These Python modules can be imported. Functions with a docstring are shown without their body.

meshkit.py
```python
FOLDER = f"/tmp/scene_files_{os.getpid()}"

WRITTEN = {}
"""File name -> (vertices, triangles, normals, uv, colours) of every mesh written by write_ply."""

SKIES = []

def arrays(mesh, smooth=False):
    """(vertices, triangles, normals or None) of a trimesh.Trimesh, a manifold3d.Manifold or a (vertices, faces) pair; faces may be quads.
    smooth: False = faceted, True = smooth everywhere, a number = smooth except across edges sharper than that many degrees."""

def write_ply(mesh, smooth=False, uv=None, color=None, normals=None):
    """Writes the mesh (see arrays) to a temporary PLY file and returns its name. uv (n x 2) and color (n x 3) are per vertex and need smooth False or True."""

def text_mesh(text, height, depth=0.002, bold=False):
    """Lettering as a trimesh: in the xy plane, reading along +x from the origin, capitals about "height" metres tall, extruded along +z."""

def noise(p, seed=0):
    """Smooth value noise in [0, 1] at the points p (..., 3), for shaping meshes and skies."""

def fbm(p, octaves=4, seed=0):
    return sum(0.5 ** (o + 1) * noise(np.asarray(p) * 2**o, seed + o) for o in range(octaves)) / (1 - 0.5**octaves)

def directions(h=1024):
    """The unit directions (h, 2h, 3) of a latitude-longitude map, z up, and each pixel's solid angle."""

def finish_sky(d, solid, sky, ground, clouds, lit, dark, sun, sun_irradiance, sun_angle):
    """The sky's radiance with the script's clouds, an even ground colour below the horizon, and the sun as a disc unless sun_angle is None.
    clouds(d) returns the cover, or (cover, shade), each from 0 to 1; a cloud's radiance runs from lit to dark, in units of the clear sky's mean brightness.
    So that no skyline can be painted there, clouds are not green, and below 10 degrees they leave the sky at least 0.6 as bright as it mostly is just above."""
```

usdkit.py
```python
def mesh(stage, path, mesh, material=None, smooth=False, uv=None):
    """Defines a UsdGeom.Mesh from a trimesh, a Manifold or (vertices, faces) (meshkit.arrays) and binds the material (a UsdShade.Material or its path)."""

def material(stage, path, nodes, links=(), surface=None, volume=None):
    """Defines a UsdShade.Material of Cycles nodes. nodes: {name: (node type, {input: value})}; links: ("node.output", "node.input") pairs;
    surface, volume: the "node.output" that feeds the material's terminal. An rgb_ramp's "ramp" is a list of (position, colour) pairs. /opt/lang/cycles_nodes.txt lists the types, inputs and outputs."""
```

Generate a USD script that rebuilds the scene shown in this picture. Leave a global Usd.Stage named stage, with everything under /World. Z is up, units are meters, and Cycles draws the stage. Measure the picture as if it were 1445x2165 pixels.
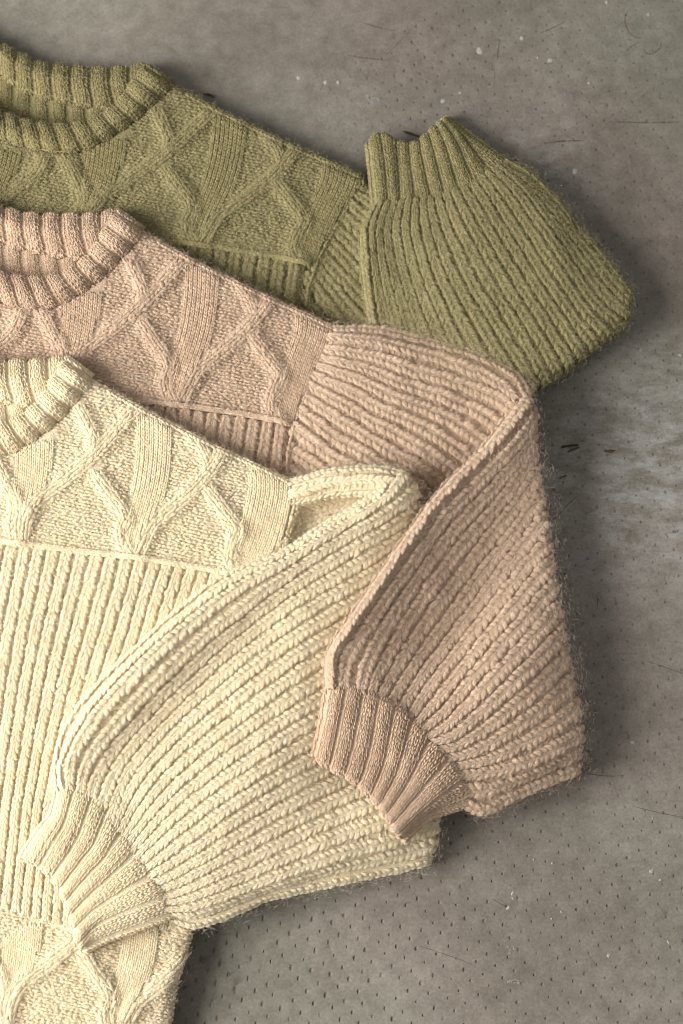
import math
import numpy as np
import shapely
from shapely.geometry import LineString, Polygon
from scipy.interpolate import Akima1DInterpolator, PchipInterpolator, make_interp_spline
from scipy.ndimage import map_coordinates
from scipy.spatial import Delaunay
import meshkit
import usdkit
from pxr import Gf, Sdf, Usd, UsdGeom, UsdLux, UsdShade, Vt

rng = np.random.default_rng(11)
stage = Usd.Stage.CreateInMemory()
UsdGeom.SetStageUpAxis(stage, UsdGeom.Tokens.z)
UsdGeom.SetStageMetersPerUnit(stage, 1.0)
UsdGeom.Xform.Define(stage, '/World')

# ------------------------------------------------------------------ camera
TH, FPX, DIST = math.radians(13.8), 3010.0, 1.2
CAM = DIST * np.array([0, -math.sin(TH), math.cos(TH)])
FWD = np.array([0, math.sin(TH), -math.cos(TH)])
UPV = np.array([0, math.cos(TH), math.sin(TH)])
cam = UsdGeom.Camera.Define(stage, '/World/camera')
cam.AddTransformOp().Set(Gf.Matrix4d(1, 0, 0, 0, *UPV, 0, *(-FWD), 0, *CAM, 1))
cam.CreateFocalLengthAttr(50.0)
cam.CreateHorizontalApertureAttr(1445 * 50.0 / FPX)
cam.CreateFStopAttr(5.0)
cam.CreateFocusDistanceAttr(1.125)
cam.CreateClippingRangeAttr(Gf.Vec2f(0.05, 50))
cam.CreateExposureAttr(0.15)

# ------------------------------------------------------------------ light: a window to the left and the dim room round it
def look_at(pos, to):
    z = np.array(pos, float) - np.array(to, float); z /= np.linalg.norm(z)
    x = np.cross([0, 0, 1.0], z); x /= np.linalg.norm(x)
    y = np.cross(z, x)
    return Gf.Matrix4d(*x, 0, *y, 0, *z, 0, *pos, 1)

key = UsdLux.RectLight.Define(stage, '/World/window_light')
key.AddTransformOp().Set(look_at((-1.65, -0.42, 0.92), (0, 0, 0)))
key.CreateWidthAttr(1.15); key.CreateHeightAttr(1.05)
key.CreateIntensityAttr(24.5)
key.CreateColorAttr(Gf.Vec3f(1.0, 0.95, 0.88))
dome = UsdLux.DomeLight.Define(stage, '/World/room_light')
dm = usdkit.material(stage, '/World/Looks/room_light', {'b': ('background_shader', {'color': (1.0, 0.965, 0.92), 'strength': 0.34})}, surface='b.background')
UsdShade.MaterialBindingAPI.Apply(dome.GetPrim()).Bind(dm)

# ------------------------------------------------------------------ helpers
MM = 0.001
PXM = DIST / FPX                                   # metres on the floor per pixel of the photograph, mid picture

def W(px, py, z):
    """The point at height z (metres) that the photograph shows at pixel px, py."""
    px, py, z = np.broadcast_arrays(np.asarray(px, float), np.asarray(py, float), np.asarray(z, float))
    d = FWD + ((px - 722.5) / FPX)[..., None] * np.array([1.0, 0, 0]) - ((py - 1082.5) / FPX)[..., None] * UPV
    return CAM + d * ((z - CAM[2]) / d[..., 2])[..., None]

used = {}
def path_for(parent, name):
    k = used.get((parent, name), 0); used[(parent, name)] = k + 1
    return f'{parent}/{name}' + (f'_{k:03d}' if k else '')

def put(parent, name, v, f, mat, smooth=True, label=None, kind=None, origin=None):
    p = path_for(parent, name)
    v = np.asarray(v, float)
    fib = v * 900.0
    if v.shape[1] == 6: v, fib = v[:, :3], v[:, 3:]
    if origin is not None:
        v = v - origin
    m = usdkit.mesh(stage, p, (v, f), mat, smooth=smooth)
    UsdGeom.PrimvarsAPI(m).CreatePrimvar('fib', Sdf.ValueTypeNames.Vector3fArray, 'vertex').Set(Vt.Vec3fArray.FromNumpy(fib.astype(np.float32)))
    if label: m.GetPrim().SetCustomDataByKey('label', label)
    if kind: m.GetPrim().SetCustomDataByKey('kind', kind)
    return m

def spline(pts, n):
    p = np.asarray(pts, float)
    s = np.r_[0, np.cumsum(np.linalg.norm(np.diff(p[:, :2], axis=0), axis=1))]
    k = min(3, len(p) - 1)
    q = make_interp_spline(s, p, k=k)(np.linspace(0, s[-1], n)) if len(p) < 4 else Akima1DInterpolator(s, p)(np.linspace(0, s[-1], n))
    return q

def unit(v):
    return v / np.maximum(np.linalg.norm(v, axis=-1, keepdims=True), 1e-12)

class Patch:
    """A sheet of knitting through guide lines given as (pixel x, pixel y, height in mm): a runs across the guides, b along them.
    roll: radii in mm of the rolled edges at a=0, a=1, b=0, b=1."""
    def __init__(self, guides, roll=(0, 0, 0, 0), na=260, nb=180, wave=0, seed=0, tuck=0):
        rows = []
        for g in guides:
            if tuck:
                p0, p1 = np.array(g[0], float), np.array(g[1], float); d = (p0 - p1)[:2]; d = d / np.linalg.norm(d)
                g = [(*(p0[:2] + d * tuck), p0[2] - 3.5)] + [tuple(p0 - [0, 0, .4])] + list(g[1:])
            q = spline(g, 70)
            rows.append(W(q[:, 0], q[:, 1], q[:, 2] * MM))
        rows = np.array(rows)
        rows = self._roll(rows, roll[0] * MM, roll[1] * MM)
        g = self._fit(rows, na, 0)
        g = np.swapaxes(g, 0, 1)
        if roll[2] or roll[3]:
            k = max(len(g) // 3, 12)
            g = self._roll(self._fit(g, k, 0), roll[2] * MM, roll[3] * MM)
        g = self._fit(g, nb, 0)
        g = np.swapaxes(g, 0, 1)
        if wave:
            g = g.copy(); g[..., 2] += wave * MM * (meshkit.fbm(np.stack([g[..., 0] * 28, g[..., 1] * 28, 0 * g[..., 0] + seed], -1), 3, seed) - .5) * 2
        self.g = g
        da, db = np.gradient(g, axis=0), np.gradient(g, axis=1)
        n = unit(np.cross(da, db))
        if n[..., 2].mean() < 0: n = -n
        self.n = n
        self.na, self.nb = na, nb

    @staticmethod
    def _roll(rows, r0, r1):
        for end, r in ((0, r0), (1, r1)):
            if not r: continue
            if end: rows = rows[::-1]
            E, G = rows[0], rows[1]
            d = G - E; d[:, 2] = 0
            dist = np.linalg.norm(d, axis=1, keepdims=True)
            inn = d / np.maximum(dist, 1e-9)
            step = np.minimum(r, dist * 0.5)
            up = np.array([0, 0, 1.0])
            new = [E + inn * step * 1.0 - up * 1.95 * r, E + inn * step * .3 - up * 1.6 * r, E - up * r, E + inn * step * .3 - up * .35 * r, E + inn * step - up * .04 * r]
            rows = np.concatenate([np.array(new), rows[1:]])
            if end: rows = rows[::-1]
        return rows

    @staticmethod
    def _fit(rows, n, axis):
        s = np.r_[0, np.cumsum(np.linalg.norm(np.diff(rows, axis=0), axis=-1).mean(-1))]
        s = s + np.arange(len(s)) * 1e-7
        fine = Akima1DInterpolator(s, rows, axis=0)(np.linspace(0, s[-1], n))
        return fine

    def at(self, a, b, h=0.0):
        a, b = np.broadcast_arrays(np.asarray(a, float), np.asarray(b, float))
        c = np.stack([np.clip(a, 0, 1) * (self.na - 1), np.clip(b, 0, 1) * (self.nb - 1)])
        p = np.stack([map_coordinates(self.g[..., k], c, order=1, mode='nearest') for k in range(3)], -1)
        n = unit(np.stack([map_coordinates(self.n[..., k], c, order=1, mode='nearest') for k in range(3)], -1))
        return p + n * np.asarray(h)[..., None], n

def grid_faces(na, nb):
    i = (np.arange(na - 1)[:, None] * nb + np.arange(nb - 1)[None]).ravel()
    return np.concatenate([np.stack([i, i + nb, i + nb + 1], 1), np.stack([i, i + nb + 1, i + 1], 1)])

def legs(P, T, N, w, row, rings=7, sides=6, fat=0.19, high=0.17, spread=0.30, length=1.55, sink=0.0, jit=0.06, both=True):
    """Knit stitches as pairs of plump yarn legs. P, T, N: places, directions along the column, normals; w, row: widths and heights (metres)."""
    P, T, N = (np.asarray(x, float) for x in (P, T, N))
    n = len(P)
    w, row = np.broadcast_to(np.asarray(w, float), n), np.broadcast_to(np.asarray(row, float), n)
    T = unit(T - N * (T * N).sum(-1, keepdims=True)); C = np.cross(N, T)
    s = np.linspace(0, 1, rings); th = np.linspace(0, 2 * np.pi, sides, endpoint=False)
    prof = np.sin(np.pi * (0.03 + 0.94 * s)) ** 0.62
    V = []
    for side in ((-1, 1) if both else (1,)):
        jw = 1 + rng.normal(0, jit, n); jl = 1 + rng.normal(0, jit, n); jt = rng.normal(0, jit * 1.2, n)
        cc = side * (0.07 + spread * s ** 0.85)[None] * (w * jw)[:, None]
        tt = (s * length - (length - 1) * .5 - .5)[None] * (row * jl)[:, None] + (jt * row)[:, None]
        nn = (0.32 * np.sin(np.pi * s) - 0.16 * s - 0.04)[None] * (w * high * 2)[:, None] - sink + (rng.normal(0, jit, n) * w * high)[:, None]
        cen = P[:, None] + C[:, None] * cc[..., None] + T[:, None] * tt[..., None] + N[:, None] * nn[..., None]
        dirv = unit(np.gradient(cen, axis=1))
        across = unit(np.cross(np.broadcast_to(N[:, None], dirv.shape), dirv)); up = np.cross(dirv, across)
        rr = (prof[None] * (w * jw)[:, None])
        rr = rr[..., None] * (1 + rng.normal(0, jit * 1.1, (n, rings, sides)))
        v = cen[:, :, None] + across[:, :, None] * (rr * fat * np.cos(th))[..., None] + up[:, :, None] * (rr * high * np.sin(th))[..., None]
        # yarn coordinates, in fibre widths: along the strand and round it, with a slight twist
        ln = (row * length)[:, None, None] / MM
        tw = th[None, None] + 1.6 * s[None, :, None] + rng.uniform(0, 6.3, n)[:, None, None]
        R = (rr * fat) / MM
        off = rng.uniform(0, 400, (n, 1, 1, 3))
        fb = np.stack([np.broadcast_to(s[None, :, None] * ln * 0.32, R.shape), R * np.cos(tw) * 1.15, R * np.sin(tw) * 1.15], -1) + off
        V.append(np.concatenate([v, fb], -1).reshape(n, -1, 6))
    V = np.concatenate(V, 0)
    i = (np.arange(rings - 1)[:, None] * sides + np.arange(sides)[None]).ravel()
    j = (np.arange(rings - 1)[:, None] * sides + (np.arange(sides)[None] + 1) % sides).ravel()
    f = np.concatenate([np.stack([i, i + sides, j + sides], 1), np.stack([i, j + sides, j], 1)])
    F = (f[None] + (np.arange(len(V)) * rings * sides)[:, None, None]).reshape(-1, 3)
    return V.reshape(-1, 6), F

# ------------------------------------------------------------------ wool
def wool(name, dark, mid, light, sss=0.4):
    nodes = {
        'geo': ('geometry', {}), 'tc': ('texture_coordinate', {}), 'fib': ('attribute', {'attribute': 'fib'}),
        'n1': ('noise_texture', {'scale': 60.0, 'detail': 3.0, 'roughness': 0.6}),
        'n2': ('noise_texture', {'scale': 0.95, 'detail': 3.0, 'roughness': 0.7}),
        'm1': ('math', {'math_type': 'multiply_add', 'value2': 0.18, 'value3': -0.15}),
        'm2': ('math', {'math_type': 'multiply_add', 'value2': 1.0}),
        'm3': ('math', {'math_type': 'multiply_add', 'value2': 0.20}),
        'ramp': ('rgb_ramp', {'ramp': [(0.38, dark), (0.55, mid), (0.73, light)]}),
        'bump': ('bump', {'strength': 1.0, 'distance': 0.0022}),
        'p': ('principled_bsdf', {'roughness': 1.0, 'specular_ior_level': 0.05, 'sheen_weight': 0.10, 'sheen_roughness': 0.6, 'sheen_tint': light, 'diffuse_roughness': 1.0,
                                  'subsurface_method': 'burley', 'subsurface_weight': sss, 'subsurface_scale': 0.003, 'subsurface_radius': (1.0, 0.75, 0.5)}),
    }
    links = [('tc.object', 'n1.vector'), ('fib.vector', 'n2.vector'),
             ('geo.random_per_island', 'm1.value1'), ('n2.fac', 'm2.value1'), ('m1.value', 'm2.value3'),
             ('n1.fac', 'm3.value1'), ('m2.value', 'm3.value3'), ('m3.value', 'ramp.fac'), ('ramp.color', 'p.base_color'),
             ('n2.fac', 'bump.height'), ('bump.normal', 'p.normal')]
    return usdkit.material(stage, f'/World/Looks/{name}', nodes, links, surface='p.BSDF')

def fluff(name, col):
    return usdkit.material(stage, f'/World/Looks/{name}', {
        'd': ('diffuse_bsdf', {'color': col}), 't': ('translucent_bsdf', {'color': col}), 'm': ('mix_closure', {'fac': 0.4})},
        [('d.BSDF', 'm.closure1'), ('t.BSDF', 'm.closure2')], surface='m.closure')

def plain(name, col, rough=0.9):
    return usdkit.material(stage, f'/World/Looks/{name}', {
        'tc': ('texture_coordinate', {}), 'n': ('noise_texture', {'scale': 900.0, 'detail': 3.0}),
        'r': ('rgb_ramp', {'ramp': [(0.3, tuple(c * .7 for c in col)), (0.7, tuple(min(1, c * 1.15) for c in col))]}),
        'p': ('principled_bsdf', {'roughness': rough, 'specular_ior_level': 0.2})},
        [('tc.object', 'n.vector'), ('n.fac', 'r.fac'), ('r.color', 'p.base_color')], surface='p.BSDF')

# ------------------------------------------------------------------ the floor with its lattice of small dents
def unproject_floor(px, py): return W(px, py, 0.0)[..., :2]

def build_floor():
    o = unproject_floor(809.0, 1950.0)
    # lattice vectors measured on the photograph near its bottom edge, straightened onto the floor
    va = unproject_floor(850.0, 1958.2) - o
    vb = unproject_floor(783.8, 1967.1) - o
    I, J = np.meshgrid(np.arange(-60, 90), np.arange(-140, 60), indexing='ij')
    c = o + I.ravel()[:, None] * va + J.ravel()[:, None] * vb
    c = c + rng.normal(0, 0.0006, c.shape)
    keep = (np.abs(c[:, 0]) < 0.42) & (c[:, 1] > -0.52) & (c[:, 1] < 0.62)
    c = c[keep]
    wear = meshkit.fbm(np.c_[c * 9, c[:, :1] * 0], 3, 5)
    left = np.clip((c[:, 0] + 0.03) / 0.12, 0, 1) + np.clip((-0.02 - c[:, 1]) / 0.1, 0, 1)
    stren = np.clip(rng.normal(0.88, 0.20, len(c)), 0.12, 1.1) * np.clip(0.22 + left, 0, 1)*np.clip(1.0-(c[:, 1] - .15) * .9, .6, 1) * np.clip(0.7 + wear * .8, 0, 1) * np.clip(1 - (c[:, 0] - .08) * 1.6, .66, 1)
    ok = rng.random(len(c)) > 0.06
    c, stren = c[ok], stren[ok]
    th = np.linspace(0, 2 * np.pi, 8, endpoint=False)
    rx = rng.normal(0.00098, 0.00014, len(c)); long = 1.25 + 0.75 * np.clip((0.15 - c[:, 0]) / 0.25, 0, 1) + rng.normal(0, .15, len(c))
    ry = rx * long; tilt = 0.16
    pts, dep = [], []
    for k, d in ((1.3, 0), (0.85, 0.75), (0.0, 1.0)):
        t = th if k else th[:1]
        x = rx[:, None] * k * np.cos(t) * (1 + rng.normal(0, .12, (len(c), len(t)))); y = ry[:, None] * k * np.sin(t) * (1 + rng.normal(0, .12, (len(c), len(t))))
        pts.append((c[:, None] + np.stack([x * math.cos(tilt) + y * math.sin(tilt), -x * math.sin(tilt) + y * math.cos(tilt)], -1)).reshape(-1, 2))
        dep.append(np.repeat(stren * d, len(t)))
    pts, dep = np.concatenate(pts), np.concatenate(dep)
    gx, gy = np.meshgrid(np.arange(-0.46, 0.461, 0.012), np.arange(-0.56, 0.661, 0.012), indexing='ij')
    g = np.c_[gx.ravel(), gy.ravel()] + rng.normal(0, .0015, (gx.size, 2))
    big = np.array([[x, y] for x in (-3, -1.2, 1.2, 3) for y in (-3, -1.2, 1.2, 3)] + [[x, y] for x in (-.8, 0, .8) for y in (-.9, .95)] + [[-.8, 0], [.8, 0]], float)
    allp = np.concatenate([pts, g, big]); d = np.concatenate([dep, np.zeros(len(g) + len(big))])
    z = -0.0007 * d
    z[len(pts):len(pts) + len(g)] += (meshkit.fbm(np.c_[g * 14, g[:, :1] * 0], 2, 3) - .5) * 0.0006
    tri = Delaunay(allp).simplices
    a, b_, c_ = allp[tri[:, 0]], allp[tri[:, 1]], allp[tri[:, 2]]
    flip = ((b_ - a)[:, 0] * (c_ - a)[:, 1] - (b_ - a)[:, 1] * (c_ - a)[:, 0]) < 0
    tri[flip] = tri[flip][:, ::-1]
    m = usdkit.mesh(stage, '/World/floor', (np.c_[allp, z], tri), FLOOR, smooth=True)
    UsdGeom.PrimvarsAPI(m).CreatePrimvar('pit', Sdf.ValueTypeNames.FloatArray, 'vertex').Set(Vt.FloatArray.FromNumpy(d.astype(np.float32)))
    m.GetPrim().SetCustomDataByKey('kind', 'structure')

def floor_material():
    nodes = {
        'tc': ('texture_coordinate', {}),
        'pit': ('attribute', {'attribute': 'pit'}),
        'big': ('noise_texture', {'scale': 5.0, 'detail': 4.0, 'roughness': 0.6}),
        'tint': ('noise_texture', {'scale': 3.1, 'detail': 3.0}),
        'mid': ('noise_texture', {'scale': 60.0, 'detail': 5.0, 'roughness': 0.7}),
        'fine': ('noise_texture', {'scale': 420.0, 'detail': 6.0, 'roughness': 0.85}),
        'map': ('mapping', {'scale': (38.0, 75.0, 10.0), 'rotation': (0, 0, 0.06)}),
        'streak': ('noise_texture', {'scale': 1.0, 'detail': 8.0, 'roughness': 0.75}),
        'map2': ('mapping', {'location': (0.31, 0.0, 0.0)}),
        'where': ('noise_texture', {'scale': 4.5, 'detail': 4.0}),
        'base': ('rgb_ramp', {'ramp': [(0.30, (0.152, 0.136, 0.118)), (0.5, (0.196, 0.179, 0.158)), (0.72, (0.242, 0.226, 0.204))]}),
        'tr': ('rgb_ramp', {'ramp': [(0.40, (0.96, 1.0, 0.95)), (0.62, (1.04, 0.98, 0.98))]}),
        'tm': ('mix', {'mix_type': 'multiply', 'fac': 1.0}),
        'mr': ('rgb_ramp', {'ramp': [(0.3, (0.76, 0.755, 0.75)), (0.7, (1.16, 1.165, 1.17))]}),
        'mm': ('mix', {'mix_type': 'multiply', 'fac': 1.0}),
        'sr': ('rgb_ramp', {'ramp': [(0.42, (0, 0, 0)), (0.62, (1, 1, 1))]}),
        'wr': ('rgb_ramp', {'ramp': [(0.56, (0, 0, 0)), (0.76, (0.7, 0.7, 0.7))]}),
        'wd': ('vector_math', {'math_type': 'distance', 'vector2': (0.285, 0.035, 0.0)}),
        'wm': ('map_range', {'from_min': 0.03, 'from_max': 0.16, 'to_min': 1.0, 'to_max': 0.0, 'clamp': True}),
        'wx': ('math', {'math_type': 'maximum'}),
        'sw': ('mix', {'mix_type': 'multiply', 'fac': 1.0}),
        'swb': ('rgb_to_bw', {}),
        'swm': ('math', {'math_type': 'multiply', 'value2': 0.9}),
        'ws': ('mix', {'color2': (0.36, 0.36, 0.355)}),
        'spk': ('voronoi_texture', {'scale': 190.0, 'randomness': 1.0}),
        'spr': ('rgb_ramp', {'ramp': [(0.05, (1, 1, 1)), (0.09, (0, 0, 0))]}),
        'spn': ('noise_texture', {'scale': 120.0, 'detail': 1.0}),
        'spn2': ('math', {'math_type': 'greater_than', 'value2': 0.6}),
        'spm': ('math', {'math_type': 'multiply'}),
        'sp': ('mix', {'color2': (0.045, 0.04, 0.036)}),
        'fr': ('rgb_ramp', {'ramp': [(0.3, (0.66, 0.66, 0.66)), (0.7, (1.26, 1.26, 1.26))]}),
        'fm': ('mix', {'mix_type': 'multiply', 'fac': 1.0}),
        'pm': ('math', {'math_type': 'multiply', 'value2': 0.74, 'use_clamp': True}),
        'pp': ('mix', {'color2': (0.055, 0.049, 0.040)}),
        'bump': ('bump', {'strength': 0.35, 'distance': 0.0006}),
        'rr': ('rgb_ramp', {'ramp': [(0.3, (0.42, 0.42, 0.42)), (0.7, (0.62, 0.62, 0.62))]}),
        'p': ('principled_bsdf', {'specular_ior_level': 0.35}),
    }
    L = [('tc.object', n + '.vector') for n in ('big', 'tint', 'mid', 'fine', 'map', 'map2', 'spk', 'spn')] + [
        ('map.vector', 'streak.vector'), ('map2.vector', 'where.vector'), ('big.fac', 'base.fac'), ('tint.fac', 'tr.fac'),
        ('base.color', 'tm.color1'), ('tr.color', 'tm.color2'), ('mid.fac', 'mr.fac'), ('tm.color', 'mm.color1'), ('mr.color', 'mm.color2'),
        ('streak.fac', 'sr.fac'), ('where.fac', 'wr.fac'), ('tc.object', 'wd.vector1'), ('wd.value', 'wm.value'), ('wm.result', 'wx.value1'), ('wr.color', 'wx.value2'), ('sr.color', 'sw.color1'), ('wx.value', 'sw.color2'), ('sw.color', 'swb.color'), ('swb.val', 'swm.value1'),
        ('swm.value', 'ws.fac'), ('mm.color', 'ws.color1'),
        ('spk.distance', 'spr.fac'), ('spn.fac', 'spn2.value1'), ('spr.color', 'spm.value1'), ('spn2.value', 'spm.value2'), ('spm.value', 'sp.fac'), ('ws.color', 'sp.color1'),
        ('fine.fac', 'fr.fac'), ('sp.color', 'fm.color1'), ('fr.color', 'fm.color2'),
        ('pit.fac', 'pm.value1'), ('pm.value', 'pp.fac'), ('fm.color', 'pp.color1'), ('pp.color', 'p.base_color'),
        ('fine.fac', 'bump.height'), ('bump.normal', 'p.normal'), ('mid.fac', 'rr.fac'), ('rr.color', 'p.roughness')]
    return usdkit.material(stage, '/World/Looks/worn_floor', nodes, L, surface='p.BSDF')

FLOOR = floor_material()
build_floor()

# paint spots, scratches and stains are part of the floor; splinters lie loose on it
def blob(px, py, rx, ry, ang=0, n=14, rough=.22, z=.00025, hole=0):
    t = np.linspace(0, 2 * np.pi, n, endpoint=False)
    k = 1 + rng.normal(0, rough, n); k = (k + np.roll(k, 1)) / 2
    def ring(f, zz):
        x, y = rx * k * f * np.cos(t), ry * k * f * np.sin(t)
        return W(px + x * math.cos(ang) - y * math.sin(ang), py + x * math.sin(ang) + y * math.cos(ang), zz)
    rings = [ring(1.0, .00002), ring(.8, z), ring(.4 if not hole else hole, z if not hole else z)]
    v = np.concatenate(rings + ([W(px, py, z * 1.1)[None]] if not hole else [ring(hole * .8, .00002)]))
    i = np.arange(n); j = (i + 1) % n
    f = [np.stack([i + r * n, i + (r + 1) * n, j + (r + 1) * n], 1) for r in range(2 + bool(hole))] + [np.stack([i + r * n, j + (r + 1) * n, j + r * n], 1) for r in range(2 + bool(hole))]
    if not hole: f.append(np.stack([i + 2 * n, np.full(n, 3 * n), j + 2 * n], 1))
    return v, np.concatenate(f)

def strip(pts, wpx, z=.00018):
    p = spline(pts, 26); t = unit(np.gradient(p, axis=0)); nr = np.stack([-t[:, 1], t[:, 0]], -1)
    wd = wpx * .36 * np.sin(np.pi * np.linspace(.04, .96, 26)) ** .6 * np.clip(1 + rng.normal(0, .35, 26), .3, 2)
    e0, e1 = p + nr * wd[:, None], p - nr * wd[:, None]
    v = np.concatenate([W(e0[:, 0], e0[:, 1], .00002), W(p[:, 0], p[:, 1], z), W(e1[:, 0], e1[:, 1], .00002)])
    i = np.arange(25); f = []
    for r in range(2):
        f += [np.stack([i + r * 26, i + r * 26 + 1, i + (r + 1) * 26 + 1], 1), np.stack([i + r * 26, i + (r + 1) * 26 + 1, i + (r + 1) * 26], 1)]
    return v, np.concatenate(f)

PAINT = plain('white_paint', (0.36, 0.35, 0.33)); PALE = plain('pale_scuff', (0.225, 0.222, 0.21)); SCRATCH = plain('dark_scratch', (0.092, 0.080, 0.068)); STAIN = plain('brown_stain', (0.115, 0.082, 0.055))
for x, y, r in [(1015, 107, 8), (1104, 80, 5), (688, 174, 4), (632, 164, 4), (715, 174, 4), (937, 213, 4.5), (974, 195, 3), (1164, 127, 6), (1138, 121, 3), (1246, 175, 4), (1216, 362, 6), (1284, 4, 4), (1372, 30, 4),
                (1129, 1818, 2.5), (1168, 1826, 2.5), (1378, 1842, 5), (1287, 2022, 4), (1414, 1993, 4), (1084, 1890, 4), (1075, 1920, 4), (1167, 1943, 2), (1188, 1929, 2.5), (1381, 1730, 2), (1439, 750, 4), (1085, 1900, 3), (1355, 740, 3), (1195, 1142, 5), (1338, 1569, 4), (1397, 1861, 3), (940, 1750, 2), (1038, 1600, 2)]:
    put('/World/floor', 'paint_spot', *blob(x, y, r * rng.uniform(.8, 1.1), r * rng.uniform(.6, 1), rng.uniform(0, 3)), PAINT)
for x, y, rx, ry in [(775, 207, 20, 14), (690, 250, 16, 8), (720, 253, 14, 7), (1380, 865, 16, 7), (1200, 965, 15, 6), (1225, 1290, 14, 4), (1385, 1205, 12, 8), (1420, 1125, 18, 7), (1080, 2005, 10, 6), (1090, 2075, 13, 7)]:
    for k in range(7):
        put('/World/floor', 'pale_scuff', *blob(x + rng.normal(0, rx * .6), y + rng.normal(0, ry * .6), rx * rng.uniform(.12, .42), ry * rng.uniform(.12, .42), rng.normal(0, .4), rough=.4, z=.00012), PALE)
for pts, wd in [([(770, 48), (805, 58), (840, 64)], 3), ([(735, 116), (780, 123), (830, 127)], 2.5), ([(820, 113), (845, 88), (870, 60)], 1.6), ([(1058, 82), (1054, 105), (1052, 128)], 3), ([(1290, 256), (1330, 258), (1440, 257)], 3.5), ([(1150, 303), (1190, 298), (1235, 297)], 4),
                ([(1045, 140), (1046, 165), (1044, 185)], 1.6), ([(1370, 1398), (1410, 1412), (1445, 1424)], 2.4), ([(1040, 1900), (1060, 1912), (1078, 1922)], 2), ([(1340, 1705), (1400, 1720), (1445, 1728)], 1.6), ([(1150, 1130), (1180, 1090), (1230, 1042)], 1.4), ([(1137, 955), (1147, 975), (1153, 992)], 2.2), ([(1262, 1258), (1264, 1275), (1262, 1290)], 1.8), ([(885, 2000), (940, 2018), (1000, 2040)], 1.2), ([(1140, 70), (1165, 60), (1195, 45)], 2.4), ([(1325, 108), (1338, 96), (1350, 90)], 2.2), ([(1230, 1632), (1270, 1640), (1320, 1640)], 2), ([(684, 170), (680, 186), (677, 190)], 1.6)]:
    put('/World/floor', 'scratch', *strip(pts, wd), SCRATCH)
put('/World/floor', 'brown_stain', *strip([(1362, 104), (1370, 113), (1384, 111), (1397, 99), (1398, 90)], 2.6), STAIN)
put('/World/floor', 'brown_stain', *strip([(1328, 22), (1322, 40), (1330, 66), (1352, 80)], 3.0), STAIN)

def splinter(pts, wd, hgt, mat, label):
    p = spline(pts, 12); P = W(p[:, 0], p[:, 1], hgt * .5 * MM + .0002)
    t = unit(np.gradient(P, axis=0)); C = unit(np.cross([0, 0, 1.0], t)); th = np.linspace(0, 2 * np.pi, 7, endpoint=False)
    k = np.sin(np.pi * np.linspace(.12, .9, 12)) ** .5 * (1 + rng.normal(0, .15, 12))
    ring = P[:, None] + (C[:, None] * np.cos(th)[None, :, None] * (wd * .5 * PXM) + np.array([0, 0, 1.0]) * np.sin(th)[None, :, None] * (hgt * .5 * MM)) * k[:, None, None] * (1 + rng.normal(0, .14, (12, 7, 1)))
    i = (np.arange(11)[:, None] * 7 + np.arange(7)).ravel(); j = (np.arange(11)[:, None] * 7 + (np.arange(7) + 1) % 7).ravel()
    m = put('/World', 'splinter', ring.reshape(-1, 3), np.concatenate([np.stack([i, i + 7, j + 7], 1), np.stack([i, j + 7, j], 1)]), mat)
    m.GetPrim().SetCustomDataByKey('label', label); m.GetPrim().SetCustomDataByKey('category', 'splinter')

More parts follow.
